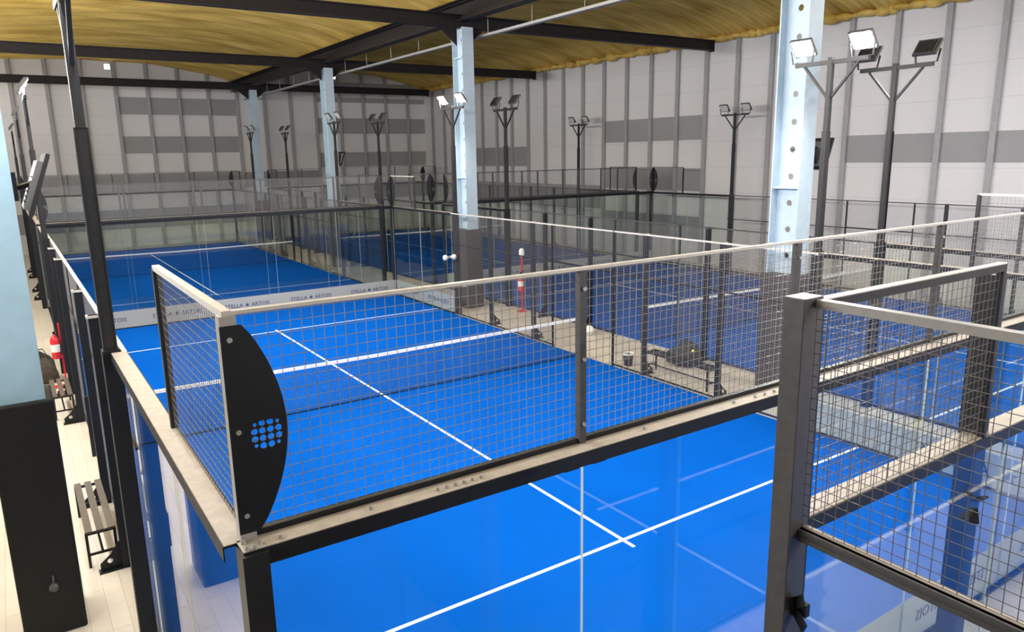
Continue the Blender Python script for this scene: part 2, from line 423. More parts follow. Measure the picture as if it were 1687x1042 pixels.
# cable tray hanging along the roof
t = thing('cable_tray', 'thin grey cable tray hanging on rods under the right-hand vault', 'cable tray', (11.55, 14, 8.0))
MB().box(11.49, 11.61, YB, YF, 8.0, 8.01).box(11.49, 11.5, YB, YF, 8.0, 8.08).box(11.6, 11.61, YB, YF, 8.0, 8.08).build('tray', M['grey'], t)
k = 1
yy = 3.0
while yy < 42:
    MB().tube((11.55, yy, 8.0), (11.55, yy, 9.35), .008, n=6).build('hanger_rod', M['grey'], t); yy += 2.2

# ------------------------------------------------------------------ padel courts
L20 = 20.0
def fin_plate(T, kind, const, base, sgn, z0=3.04, name='fin', parent=None, width=.185):
    """curved corner plate with a round dotted emblem of punched holes"""
    pts = []
    H = .92
    for i in range(25):
        t = i / 24; w0 = .045 if width < .2 else .085; wv = w0 + (width - w0) * math.sin(PI * t) ** .8
        pts.append((wv, z0 + H * t))
    outline = [(0, z0)] + pts + [(0, z0 + H)]
    loops = [[(base + sgn * a, b) for a, b in outline]]
    cxx, czz = (.105 if width < .2 else .15), z0 + H * .47
    g = .034
    for i in range(4):
        for j in range(4):
            px, pz = (i - 1.5) * g, (j - 1.5) * g
            corner = i in (0, 3) and j in (0, 3)
            r = .0085 if corner else .0145
            if corner: px *= .93; pz *= .93
            loops.append([(base + sgn * (cxx + px + r * math.cos(2 * PI * k / 14)), czz + pz + r * math.sin(2 * PI * k / 14)) for k in range(14)])
    mb = MB(T)
    if kind == 'u': mb.plate(loops, .006, lambda a, b, d: (a, const + d, b))
    else: mb.plate(loops, .006, lambda a, b, d: (const + d, a, b))
    return mb.build(name, M['black'], parent)

def glass_pane(T, kind, const, a0, a1, z0, z1, parent):
    mb = MB(T); th = .012
    def P(a, d, z): return (a, const + d, z) if kind == 'u' else (const + d, a, z)
    vs = [P(a0,0,z0),P(a1,0,z0),P(a1,th,z0),P(a0,th,z0),P(a0,0,z1),P(a1,0,z1),P(a1,th,z1),P(a0,th,z1)]
    mb.cur = 0; mb._add(vs, [(0,1,5,4),(2,3,7,6)])
    mb.cur = 1; mb._add(vs, [(0,3,2,1),(4,5,6,7),(1,2,6,5),(3,0,4,7)])
    # one closed box: merge doubled corners
    o = mb.build('glass_pane', [M['glass'], M['edge']], parent, recalc=False)
    bm = bmesh.new(); bm.from_mesh(o.data); bmesh.ops.remove_doubles(bm, verts=bm.verts, dist=1e-5); bmesh.ops.recalc_face_normals(bm, faces=bm.faces); bm.to_mesh(o.data); bm.free()
    return o

def end_wall(T, W, v, out, label, joints=None, banner=None, fins=True, detail=False, top_span=None, tall_posts=False):
    """3 m glass wall with a 1 m wire mesh on top; out = -1 / +1 is the outer side in v"""
    joints = joints or [i * W / 5 for i in range(1, 5)]
    us = [0] + joints + [W]
    t = thing('glass_end_wall', label, 'glass wall', T(W / 2, v, 0), 'glass end walls')
    g = v + (0 if out < 0 else -.012)
    for a, b in zip(us[:-1], us[1:]):
        glass_pane(T, 'u', g, a + .004, b - .004, .035, 2.95, t)
    # beam: flat top plate with a lip on the outside
    o = out
    bm_ = MB(T); bm_.box(-.05, W + .05, min(v - .02 * o, v + .11 * o), max(v - .02 * o, v + .11 * o), 2.99, 3.0)
    bm_.box(-.05, W + .05, min(v + .105 * o, v + .11 * o), max(v + .105 * o, v + .11 * o), 2.92, 2.99)
    bm_.box(-.05, W + .05, min(v - .02 * o, v - .014 * o), max(v - .02 * o, v - .014 * o), 2.93, 2.99)
    bm_.build('beam', M['black'], t)
    MB(T).box(-.05, W + .05, min(v - .012 * o, v + .104 * o), max(v - .012 * o, v + .104 * o), 3.0, 3.004).build('lit_top_strip', M['lit_top'], t)
    MB(T).box(0, W, v - .03, v + .03, .0, .035).build('base_channel', M['black'], t)
    posts = [0.0] + joints + [W]
    MB(T).box(.0, W, v - .035 * o - .02, v - .035 * o + .02, 3.0, 3.03).build('mesh_bottom_rail', M['black'], t)
    for a in (0, W):
        s_ = 1 if a == 0 else -1
        z1 = 4.02 if tall_posts else 2.99
        MB(T).box(min(a - .06 * s_, a + .05 * s_), max(a - .06 * s_, a + .05 * s_), min(v + .012 * o, v + .13 * o), max(v + .012 * o, v + .13 * o), 0, z1).build('corner_post', M['frame'], t)
    for a in posts:
        hw = .034 if (detail and a in (0, W)) else .022
        MB(T).box(a - hw, a + hw, v - .02 * o - hw, v - .02 * o + hw, 3.004, 4.0).build('mesh_post', M['grey' if hw > .03 else 'post'], t)
        if detail:
            for zz in (3.12, 3.5, 3.9):
                MB(T).tube((a, v - .0 * o, zz), (a, v + .018 * o, zz), .012, n=8).build('clamp_bolt', M['grey'], t)
    MB(T).box(0, W, v - .02 * o - .018, v - .02 * o + .018, 4.0, 4.016).build('top_rail', M['rail' if detail else 'post'], t)
    for a, b in zip(posts[:-1], posts[1:]):
        wires(T, 'u', v - .03 * o, a + .02, b - .02, 3.03, 3.99).build('mesh_panel', M['wire'], t)
    if fins:
        if detail: fin_plate(T, 'u', v + .017 * o, -.036, 1, parent=t, width=.24); fin_plate(T, 'u', v + .017 * o, W + .036, -1, parent=t, width=.24)
        else: fin_plate(T, 'u', v + .012 * o, .0, 1, parent=t); fin_plate(T, 'u', v + .012 * o, W, -1, parent=t)
    if banner:
        facing_in, txt = banner
        bn = MB(T).box(.02, W - .02, v + (.016 * o if not facing_in else -.016 * o) - .0015, v + (.016 * o if not facing_in else -.016 * o) + .0015, .04, .52).build('banner', M['banner'], t)
        d = -1 if facing_in else 1
        vv = v + d * o * .0165
        # reading direction seen from the side it faces
        p0 = Vector(T(0, 0, 0)); pu = (Vector(T(1, 0, 0)) - p0); nrm = (Vector(T(0, d * o, 0)) - p0)
        right = Vector((0, 0, 1)).cross(nrm)
        for a, b in zip(us[:-1], us[1:]):
            c = (a + b) / 2; L_ = 1.30
            org = Vector(T(c, vv, .22)) - right * (L_ / 2)
            text_part('lettering', txt, .165, bn, org, right, (0, 0, 1), M['navy'])
    return t

def side_wall(T, W, u, out, label, bannerside=None, bigtext=False, pale=False, finends=(), gate=True, fence=True, v0=0, mesh_hi=1.70, glassonly=None, holes=False):
    """glass for the first and last 4 m, welded mesh fence between; out = -1/+1 outward side in u"""
    t = thing('side_enclosure', label, 'fence', T(u, 10, 0), 'court side enclosures')
    o = out; g = u + (0 if out < 0 else -.012)
    ends = [(0, 4)] + ([(16, 20)] if fence else [])
    for a, b in ends:
        for c in (a, a + 2): glass_pane(T, 'v', g, c + .006, c + 1.994, .035, 2.95, t)
        bm_ = MB(T); bm_.box(min(u - .02*o, u + .11*o), max(u - .02*o, u + .11*o), a, b, 2.99, 3.0)
        bm_.box(min(u + .105*o, u + .11*o), max(u + .105*o, u + .11*o), a, b, 2.93, 2.99)
        bm_.box(min(u - .02*o, u - .014*o), max(u - .02*o, u - .014*o), a, b, 2.93, 2.99)
        bm_.build('beam', M['black'], t)
        MB(T).box(min(u - .012*o, u + .104*o), max(u - .012*o, u + .104*o), a, b, 3.0, 3.004).build('lit_top_strip', M['lit_top'], t)
        e = 0 if a == 0 else 20; sg = 1 if a == 0 else -1
        lo, hi = sorted((e, e + sg * mesh_hi))
        for q in (e + sg * .03, e + sg * mesh_hi):
            MB(T).box(u - .022, u + .022, q - .022, q + .022, 3.004, 4.0).build('mesh_post', M['frame'], t)
        MB(T).box(u - .02, u + .02, lo, hi, 3.99, 4.02).build('top_rail', M['rail' if pale else 'post'], t)
        if e in finends: fin_plate(T, 'v', u + .02 * o, e, sg, parent=t, width=.26)
        wires(T, 'v', u, lo + .03, hi - .03, 3.01, 3.99).build('mesh_panel', M['wire'], t)
        MB(T).box(u - .03, u + .03, a, b, 0, .035).build('base_channel', M['black'], t)
        if bannerside is not None:
            s2 = bannerside * o
            bn = MB(T).box(u + s2 * .016 - .0015, u + s2 * .016 + .0015, a + .02, b - .02, .04, .52).build('banner', M['banner'], t)
            p0 = Vector(T(0, 0, 0)); nrm = Vector(T(s2, 0, 0)) - p0; right = Vector((0, 0, 1)).cross(nrm)
            txt = 'STELLA \u2605 ARTOIS'
            if bigtext and a == 0:
                org = Vector(T(u + s2 * .02, 2.95, .2)) - right * 2.75
                org = Vector((Vector(T(u + s2 * .0165, 0, 0)).x, 2.35 - 2.6, .17))
                text_part('lettering', txt, .30, bn, org, right, (0, 0, 1), M['navy'])
            else:
                for c in (a + 1, a + 3):
                    org = Vector(T(u + s2 * .0165, c, .22)) - right * .65
                    text_part('lettering', txt, .165, bn, org, right, (0, 0, 1), M['navy'])
    if fence:
        # fence posts with gusset and foot plate
        for c in (6, 8, 12, 14):
            lo, hi = sorted((u + .02 * o, u + .12 * o))
            p = MB(T).box(lo, hi, c - .04, c + .04, 0, 3.0).build('fence_post', M['black'], t)
            gl = [(.12, .012), (.34, .012), (.34, .10), (.22, .2), (.12, .34)]
            gh = [(.235 + .03 * math.cos(2*PI*k/12), .115 + .03 * math.sin(2*PI*k/12)) for k in range(12)]
            MB(T).plate([gl, gh], .01, lambda a, b, d, c=c: (u + o * a, c - .005 + d, b)).build('gusset', M['black'], p)
            lo2, hi2 = sorted((u + .02 * o, u + .36 * o))
            MB(T).box(lo2, hi2, c - .06, c + .06, 0, .012).build('foot_plate', M['black'], p)
            MB(T).bar((u + .02 * o, c, 2.985), (u + .14 * o, c, 2.985), .09, .03).build('post_cap', M['rail' if pale else 'post'], p)
        MB(T).box(u - .02, u + .02, 4, 16, 2.97, 3.0).build('top_rail', M['rail' if pale else 'post'], t)
        MB(T).box(u - .015, u + .015, 4, 8.9, 2.085, 2.11).build('mid_rail', M['frame'], t)
        MB(T).box(u - .015, u + .015, 11.1, 16, 2.085, 2.11).build('mid_rail', M['frame'], t)
        for c in (8.9, 11.1):
            MB(T).box(u - .02, u + .02, c - .02, c + .02, 0, 3.0 if c < 10 else 2.97).build('gate_post', M['frame'], t)
        MB(T).box(u - .02, u + .02, 8.9, 11.1, 2.09, 2.13).build('gate_lintel', M['frame'], t)
        for a, b in ((4, 8.9), (11.1, 16)):
            MB(T).box(u - .015, u + .015, a, b, .03, .06).build('bottom_rail', M['frame'], t)
        for a, b, z0 in ((4, 6, .06), (6, 8.88, .06), (8.92, 11.08, 2.13), (11.12, 14, .06), (14, 16, .06)):
            wires(T, 'v', u, a + .02, b - .02, z0, 2.97).build('mesh_panel', M['wire'], t)
    return t

def court_surface(T, W, label, linev=3.05, full=True, cu=None, mat='turf'):
    cu = W / 2 if cu is None else cu
    p0 = T(W / 2, 10, 0)
    s = MB(T).box(.035, W - .035, .035, L20 - .035, 0, .012)
    t = thing('court_turf', label, 'court surface', p0, 'blue court surfaces')
    s.build('turf', M[mat], t)
    e = .0135
    MB(T).box(.03, W - .03, linev - .025, linev + .025, .012, e).build('service_line', M['line'], t)
    if full: MB(T).box(.03, W - .03, L20 - linev - .025, L20 - linev + .025, .012, e).build('service_line', M['line'], t)
    MB(T).box(cu - .025, cu + .025, linev - .2, linev - .025, .012, e).box(cu - .025, cu + .025, linev + .025, L20 - linev + .2, .012, e).build('centre_line', M['line'], t)
    return t

def net(T, W, label, cell=.045, h0=.92, hc=.88):
    t = thing('padel_net', label, 'net', T(W / 2, 10, 0), 'court nets')
    top = lambda a: h0 - (h0 - hc) * (1 - abs(2 * a / W - 1))
    mb = MB(T)
    n = 24
    for i in range(n):
        a, b = W * i / n + .0, W * (i + 1) / n
        mb._add([(a, 9.985, top(a) - .06), (b, 9.985, top(b) - .06), (b, 10.015, top(b) - .06), (a, 10.015, top(a) - .06),
                 (a, 9.985, top(a)), (b, 9.985, top(b)), (b, 10.015, top(b)), (a, 10.015, top(a))],
                [(0,3,2,1),(4,5,6,7),(0,1,5,4),(2,3,7,6)] + ([(3,0,4,7)] if i == 0 else []) + ([(1,2,6,5)] if i == n - 1 else []))
    mb.build('tape', M['tape'], t)
    mb = MB(T); k = int(W / cell)
    for i in range(k + 1):
        a = W * i / k; mb.bar((a, 10, .02), (a, 10, top(a) - .05), .0032, caps=False)
    for j in range(19):
        z = .03 + j * cell; mb.bar((0, 10, z), (W, 10, z), .0032, caps=False)
    mb.build('netting', M['net'], t)
    MB(T).tube((0, 10, .03), (W, 10, .03), .012, n=6).build('bottom_cord', M['black'], t)
    for a in (-.04, W + .04):
        MB(T).box(a - .04, a + .04, 9.96, 10.04, 0, 1.0).build('net_post', M['black'], t)
    return t

# ---- floodlight masts
def make_mast(lit):
    t = thing('floodlight_mast', 'x', 'floodlight')
    MB().box(-.07, .07, -.07, .07, 0, 3.02).build('mast_base', M['black'], t)
    # C-channel upper mast, open towards the camera-side edge
    MB().box(-.055, .055, .03, .04, 3.02, 4.9).box(-.055, -.045, -.045, .03, 3.02, 4.9).box(.045, .055, -.045, .03, 3.02, 4.9).box(-.045, .045, -.03, -.02, 3.02, 4.9).build('mast', M['frame'], t)
    MB().box(-.038, .038, -.038, .038, 4.9, 6.0).build('mast_top', M['frame'], t)
    MB().box(-.03, .03, -.62, .62, 5.90, 5.96).build('crossarm', M['frame'], t)
    for s in (-1, 1):
        MB().bar((0, s * .03, 5.40), (0, s * .46, 5.90), .035).build('brace', M['frame'], t)
    for s in (-1, 1):
        f = thing('floodlight', None, None); f.parent = t; f.location = (0.02, s * .5, 6.02)
        if 'label' in f: del f['label']
        tilt = math.radians(38)
        R = Matrix.Rotation(tilt, 3, 'Y')      # normal +x tipped downwards
        def TT(a, b, c, R=R, s=s): 
            v = R @ Vector((a, b, c)); return (v.x + .02, v.y + s * .5, v.z + 6.02 + .16)
        hb = MB(TT); hb.box(-.045, .0, -.19, .19, -.15, .15)
        for k in range(9): hb.box(-.075, -.045, -.15 + k * .0375 - .003, -.15 + k * .0375 + .003, -.12, .12)
        hb.build('housing', M['lampbody'], f)
        le = MB(TT).box(.0, .004, -.165, .165, -.125, .125).build('lens', M['lenson' if lit else 'lensoff'], f)
        if lit: le['label'] = 'glowing white lamp glass'
        MB().bar((0, s * .5 - .17, 5.96), (.02, s * .5 - .2, 6.16), .03, .006).bar((0, s * .5 + .17, 5.96), (.02, s * .5 + .2, 6.16), .03, .006).bar((0, s * .5 - .18, 5.965), (0, s * .5 + .18, 5.965), .03, .008).build('yoke', M['frame'], f)
    return t
mast_lit = make_mast(True); mast_off = make_mast(False)
used = {}
def mast(x, y, facing, lit, label):
    src = mast_lit if lit else mast_off
    if lit not in used: o = src; used[lit] = 1
    else: o = copy_tree(src)
    o.location = (x, y, 0); o.rotation_euler = (0, 0, 0 if facing > 0 else PI)
    o['label'] = label; o['category'] = 'floodlight'; o['group'] = 'floodlight masts of the courts'

def Tf(x0, y0): return lambda u, v, z: (x0 + u, y0 + v, z)
ST = 'STELLA \u2605 ARTOIS'
JA = [1.87, 3.77, 5.67, 7.6]
# court A: nearest
TA = Tf(0, 0)
court_surface(TA, 10, 'bright blue turf of the nearest court with white service and centre lines')
net(TA, 10, 'net with wide white tape across the nearest bright blue court')
wA = end_wall(TA, 10, 0, -1, 'glass wall with beige-topped beam and wire mesh across the near end of the bright court', JA, (True, ST), True, True)
end_wall(TA, 10, 20, 1, 'glass wall with lettered frosted strip at the far end of the bright court', [2, 4, 6, 8], (True, ST))
side_wall(TA, 10, 0, -1, 'black-posted side fence of the bright court along the walkway with benches', None, pale=True)
side_wall(TA, 10, 10, 1, 'side fence of the bright court facing the middle row of columns', 1, True, True, (20,))
# extra bolts on the near beam
for (bx, by) in ((-.03, -.09), (.0, -.10), (.03, -.07), (-.03, -.03), (.12, -.07), (.55, -.05), (.9, -.06), (.95, -.06), (1.0, -.06), (1.05, -.06), (1.1, -.06), (1.15, -.06), (2.3, -.05), (3.1, -.05), (3.3, -.06), (3.4, -.06), (3.5, -.06)):
    MB().tube((bx, by, 3.004), (bx, by, 3.022), .011, .008, 8).build('bolt', M['grey'], wA)
MB().plate([[(-.055, -.125), (-.055, -.1), (.14, -.1), (.14, -.125)]], .004, lambda a, b, d: (a, b, 2.93 + d)).build('corner_bracket', M['frame'], wA)
for jx in JA:
    for s in (-1, 1):
        MB().box(jx + s * .1 - .05, jx + s * .1 + .05, -.03, -.0125, 2.87, 2.93).build('glass_clamp', M['black'], wA)
# court D: beyond
TD = Tf(0, 21)
court_surface(TD, 10, 'darker blue turf of the court directly beyond the bright one')
net(TD, 10, 'white-taped net of the court directly beyond the bright one')
end_wall(TD, 10, 0, -1, 'glass wall at the near end of the far left court, just behind the lettered strip', None, None)
end_wall(TD, 10, 20, 1, 'glass wall of the far left court in front of the end wall', None, None)
side_wall(TD, 10, 0, -1, 'walkway-side fence of the far left court')
side_wall(TD, 10, 10, 1, 'column-side fence of the far left court', finends=(0, 20))
# court B: to the right
TB = Tf(12, 0)
court_surface(TB, 10, 'shade-darkened blue turf of the unlit court to the right of the bright one', mat='turf_dimmed')
net(TB, 10, 'net of the unlit court to the right of the bright one')
end_wall(TB, 10, 0, -1, 'glass wall at the near end of the unlit right-hand court', None, None)
end_wall(TB, 10, 20, 1, 'glass wall with thick black beam at the far end of the unlit right-hand court', None, (True, ST))
side_wall(TB, 10, 0, -1, 'column-side fence of the unlit right-hand court', finends=(20,))
side_wall(TB, 10, 10, 1, 'fence of the unlit court in front of the long white wall', finends=(20,))
# court E: far right
TE = Tf(12, 21)
court_surface(TE, 10, 'shade-darkened blue turf of the far right court behind the middle columns', mat='turf_dimmed')
net(TE, 10, 'net of the far right court behind the middle columns')
end_wall(TE, 10, 0, -1, 'glass wall at the near end of the far right court', None, None)
end_wall(TE, 10, 20, 1, 'glass wall of the far right court in front of the end wall', None, None)
side_wall(TE, 10, 0, -1, 'column-side fence of the far right court', finends=(0, 20))
side_wall(TE, 10, 10, 1, 'fence of the far right court in front of the long white wall', finends=(0, 20))
# court C: single court turned sideways, in front of the bright one
TC = lambda u, v, z: (2.04 + v, -1.27 - u, z)
WC = 5.4
court_surface(TC, WC, 'blue turf of the narrow crosswise court at the near right corner', 3.42, True, 2.55)
wC = thing('glass_end_wall', 'dark-framed glass and mesh end wall of the crosswise court, thick corner post at near right', 'glass wall', (2.04, -1.27, 0), 'glass end walls')
for a, b in ((0.02, 1.98), (2.0, 3.8)): glass_pane(TC, 'u', 0, a, b, .035, 2.94, wC)
MB(TC).box(-.05, .05, -.10, .03, 0, 4.03).build('corner_post', M['post'], wC, .004)
MB(TC).box(.031, .043, -.05, .05, 0, 4.0).build('post_shade_strip', M['black'], wC)  # black strip standing in for the shaded side of the post
MB(TC).box(.0, WC, -.025, .02, 3.985, 4.02).build('top_rail', M['railgrey'], wC)
MB(TC).box(.0, WC, -.03, .02, 2.94, 3.0).box(.0, WC, -.04, .03, 2.985, 3.0).box(.0, WC, -.036, -.03, 2.955, 2.965).build('beam', M['post'], wC)
MB(TC).box(.0, WC, -.012, .012, 3.0, 3.006).build('lit_top_strip', M['lit_top'], wC)
MB(TC).box(0, WC, -.03, .03, 0, .035).build('base_channel', M['black'], wC)
wires(TC, 'u', -.01, .05, WC, 3.01, 3.985).build('mesh_panel', M['wiredark'], wC)
for (uu, zz) in ((.06, 2.62), (.06, .6)):
    m_ = MB(TC); m_.box(uu - .05, uu + .05, -.03, .0, zz - .03, zz + .03)
    m_.bar((uu, -.03, zz + .02), (uu + .06, -.07, zz + .08), .012, .05).bar((uu, -.03, zz - .02), (uu + .07, -.06, zz - .06), .012, .05)
    m_.build('glass_clamp', M['black'], wC)
sC = thing('side_enclosure', 'glass and mesh side of the crosswise court next to the bright court', 'fence', (6, -1.27, 0), 'court side enclosures')
for c in (0, 2): glass_pane(TC, 'v', 0, c + .006, c + 1.994, .035, 2.95, sC)
bm_ = MB(TC); bm_.box(-.11, .02, 0, 4, 2.99, 3.0).box(.014, .02, 0, 4, 2.93, 2.99).box(-.11, -.105, 0, 4, 2.93, 2.99).build('beam', M['black'], sC)
MB(TC).box(-.104, .012, 0, 4, 3.0, 3.004).build('lit_top_strip', M['lit_top'], sC)
MB(TC).box(-.02, .02, .02, 1.72, 3.96, 4.0).build('top_rail', M['black'], sC)
MB(TC).box(-.021, .021, .02, 1.72, 4.0, 4.006).build('rail_cap', M['rail'], sC)
MB(TC).box(-.018, .018, 1.70, 1.73, 3.0, 4.0).build('mesh_post', M['black'], sC)
MB(TC).box(-.03, .03, 0, 4, 0, .035).build('base_channel', M['black'], sC)
wires(TC, 'v', 0, .05, 1.7, 3.01, 3.96).build('mesh_panel', M['wiredark'], sC)
MB(TC).box(-.13, -.02, 1.72, 1.84, 0, 3.93).build('support_post', M['frame'], sC)
mm = MB(TC); mm.bar((.0, 1.74, 2.6), (.06, 1.70, 2.66), .05, .012).bar((.0, 1.72, 2.56), (.04, 1.66, 2.5), .05, .012); mm.build('glass_clamp', M['black'], sC)
for c in (6, 8, 10, 12, 14, 16, 18, 20):
    MB(TC).box(-.12, -.02, c - .04, c + .04, 0, 3.0).build('fence_post', M['black'], sC)
MB(TC).box(-.02, .02, 4, 20, 2.97, 3.0).build('top_rail', M['rail'], sC)
wires(TC, 'v', 0, 4.05, 20, .06, 2.97).build('mesh_panel', M['wire'], sC)

dy = 21
mast(-.10, 4.09, 1, True, 'tall black floodlight mast rising from the near left corner of the bright court')
mast(-.10, 15.91, 1, True, 'lit floodlight mast at the far left corner of the bright court')
mast(10.10, 4.09, -1, True, 'brightest lit floodlight mast, beside the column with holes')
mast(10.10, 15.91, -1, True, 'lit floodlight mast beside the second pale column')
mast(-.10, dy + 4.09, 1, False, 'unlit floodlight mast on the walkway side near the start of the far left court')
mast(-.10, dy + 15.91, 1, False, 'farthest unlit floodlight mast on the walkway side')
mast(10.10, dy + 4.09, -1, False, 'unlit floodlight mast to the right of the third pale column')
mast(10.10, dy + 15.91, -1, False, 'small unlit floodlight mast in front of the farthest pale column')
mast(11.90, 4.09, 1, False, 'unlit twin floodlight mast standing tall against the bright right part of the long wall')
mast(11.90, 15.91, 1, False, 'unlit twin floodlight mast just right of the second pale column')
mast(11.90, dy + 4.09, 1, False, 'unlit floodlight mast seen just left of the second pale column')
mast(11.90, dy + 15.91, 1, False, 'small unlit floodlight mast between the third and farthest columns')
mast(22.10, 15.91, -1, False, 'unlit floodlight mast casting a shadow on the long white wall, left of the holed column')
mast(22.10, dy + 4.09, -1, False, 'unlit floodlight mast against the middle of the long white wall')

t = thing('viewing_gallery', 'dark raised gallery block the view is taken from', 'gallery', (-1.2, -8, 0))
MB().box(XL + .02, 1.6, YB + .02, -1.95, 0, 2.85).build('block', M['padbrown'], t)
MB().box(XL + .02, 1.6, YB + .02, -1.95, 2.85, 3.0).build('deck', M['grey'], t)
# ------------------------------------------------------------------ small things
def bench(x0, x1, y0, y1, h, label, slats=3, mat='slat', grp='court benches'):
    t = thing('bench', label, 'bench', ((x0 + x1) / 2, (y0 + y1) / 2, 0), grp)
    w = (x1 - x0) / (slats + (slats - 1) * .55) if slats > 1 else (x1 - x0)
    for i in range(slats):
        a = x0 + i * w * 1.55
        MB().box(a, a + w, y0, y1, h - .025, h).build('seat_slat', M[mat], t)
    for yy in (y0 + .04, y1 - .04):
        MB().bar((x0 + .01, yy, 0), (x0 + .01, yy, h - .025), .03).bar((x1 - .01, yy, 0), (x1 - .01, yy, h - .025), .03).bar((x0, yy, h - .04), (x1, yy, h - .04), .03).bar((x0, yy, .16), (x1, yy, .16), .025).build('leg_frame', M['black'], t)
    MB().bar(((x0 + x1) / 2, y0 + .04, .16), ((x0 + x1) / 2, y1 - .04, .16), .025).build('stretcher', M['black'], t)
    return t
bench(-.44, -.13, 6.15, 7.75, .46, 'slatted metal bench on the cream walkway, nearest the black pad')
bench(-.46, -.14, 12.3, 13.6, .46, 'farther slatted bench on the walkway, just in front of the red extinguisher')
bench(10.22, 10.56, 6.35, 8.15, .46, 'black bench in the gap behind the mesh, near the holed column', 2, 'black')

def extinguisher(x, y, label, stand_h):
    t = thing('fire_extinguisher', label, 'fire extinguisher', (x, y, 0), 'fire extinguishers on stands')
    z = .62
    MB().lathe((x, y, z), [(0, 0), (.075, .0), (.085, .02), (.085, .40), (.06, .46), (.025, .49), (.02, .53), (0, .53)], 20).build('cylinder', M['red'], t)
    MB().box(x - .02, x + .03, y - .02, y + .02, z + .53, z + .57).bar((x, y, z + .57), (x + .1, y, z + .60), .02, .01).build('valve', M['black'], t)
    MB().tube((x + .03, y - .02, z + .54), (x + .10, y - .03, z + .30), .012, n=8).tube((x + .10, y - .03, z + .30), (x + .09, y - .03, z + .08), .012, .02, 8).build('hose', M['rubber'], t)
    MB().lathe((x, y, z + .15), [(.0862, 0), (.0865, .01), (.0865, .15), (.0862, .16)], 20).build('paper_label', M['white'], t)
    MB().box(x + .09, x + .12, y + .07, y + .11, .02, stand_h).box(x - .12, x + .14, y - .1, y + .13, 0, .02).box(x - .03, x + .12, y + .07, y + .09, z + .12, z + .2).build('stand', M['red'], t)
    return t
e1 = extinguisher(-.24, 14.7, 'red fire extinguisher on a floor stand beside the walkway', 1.35)
e2 = extinguisher(11.75, 15.0, 'red fire extinguisher on a tall stand with a round white top, between the courts', 1.62)
MB().lathe((11.855, 15.09, 1.62), [(0, 0), (.07, .03), (.085, .09), (.085, .20), (.06, .26), (0, .28)], 16).build('beacon', M['white'], e2)

# slouched bags
def bag(x, y, sx, sy, sz, label, mat, name='sports_bag', seed=1):
    rnd = random.Random(seed)
    t = thing(name, label, 'bag', (x, y, 0))
    mb = MB(); n = 18; prof = [(0, .0), (.75, .0), (.98, .12), (1.0, .35), (.9, .6), (.66, .82), (.35, .95), (0, 1.0)]
    ph = [rnd.uniform(0, 6) for _ in range(4)]
    vs = []
    for j, (r, z) in enumerate(prof):
        for i in range(n):
            a = 2 * PI * i / n; sq = 1 / max(abs(math.cos(a)), abs(math.sin(a))) ** .6
            k = 1 + .07 * math.sin(3 * a + ph[0] + j) + .05 * math.sin(5 * a + ph[1])
            zz = z * sz * (1 + (.35 * math.cos(a - ph[2]) * (.5 if z > .1 else 0)))
            vs.append((x + math.cos(a) * r * sx * sq * k / 1.1, y + math.sin(a) * r * sy * sq * k / 1.1, zz))
    mb._add(vs, [(j*n+i, j*n+(i+1)%n, (j+1)*n+(i+1)%n, (j+1)*n+i) for j in range(len(prof)-1) for i in range(n)], True)
    mb.build('body', M[mat], t)
    mb = MB(); pts = [(x - sx * .5, y, sz * .8), (x - sx * .25, y, sz * 1.15), (x + sx * .25, y, sz * 1.15), (x + sx * .5, y, sz * .8)]
    for a, b in zip(pts[:-1], pts[1:]): mb.bar(a, b, .05, .012)
    mb.build('handle', M['rubber'], t)
    return t
bag(-.55, 15.4, .34, .40, .62, 'dark brown slouched bag on the walkway beside the left red extinguisher', 'brown', seed=3)
bag(11.35, 8.05, .33, .42, .5, 'black sports bag on the floor between the courts, behind the black bench', 'bag', seed=5)
o = MB().lathe((0, 0, 0), [(.0001, -.033), (.02, -.027), (.031, -.012), (.033, 0), (.031, .012), (.02, .027), (.0001, .033)], 14).build('tennis_ball', M['ball'])
o.location = (11.16, 7.62, .42); tag(o, 'yellow-green ball resting against the black sports bag', 'ball')
t = thing('waste_bin', 'small dark bin with a white rim beside the court fence', 'bin', (10.3, 8.72, 0))
MB().lathe((10.3, 8.72, 0), [(0, 0), (.09, 0), (.12, .26), (.115, .26), (.085, .01), (0, .01)], 18).build('bucket', M['black'], t)
MB().lathe((10.3, 8.72, .25), [(.12, 0), (.14, .0), (.14, .04), (.112, .04), (.112, 0)], 18).build('rim', M['white'], t)
o = MB().lathe((0, 0, 0), [(.0001, -.13), (.075, -.106), (.12, -.05), (.13, 0), (.12, .05), (.075, .106), (.0001, .13)], 20).build('white_ball', M['white'])
o.location = (11.45, 11.45, .13); tag(o, 'round white ball on the floor between the courts, right of the net post', 'ball')
# twin emergency lamp by the far right mast
t = thing('emergency_lamp', 'white twin-headed emergency lamp at the foot of the second pale column', 'lamp', (9.7, 15.7, 1.75))
MB().lathe((9.64, 15.7, 1.75), [(0, -.1), (.07, -.09), (.085, -.02), (.03, .05), (0, .06)], 14, 0).lathe((9.84, 15.7, 1.75), [(0, .1), (.07, .09), (.085, .02), (.03, -.05), (0, -.06)], 14, 0).build('lamp_head', M['white'], t)
MB().box(9.7, 9.975, 15.72, 15.80, 1.72, 1.78).build('mount', M['grey'], t)

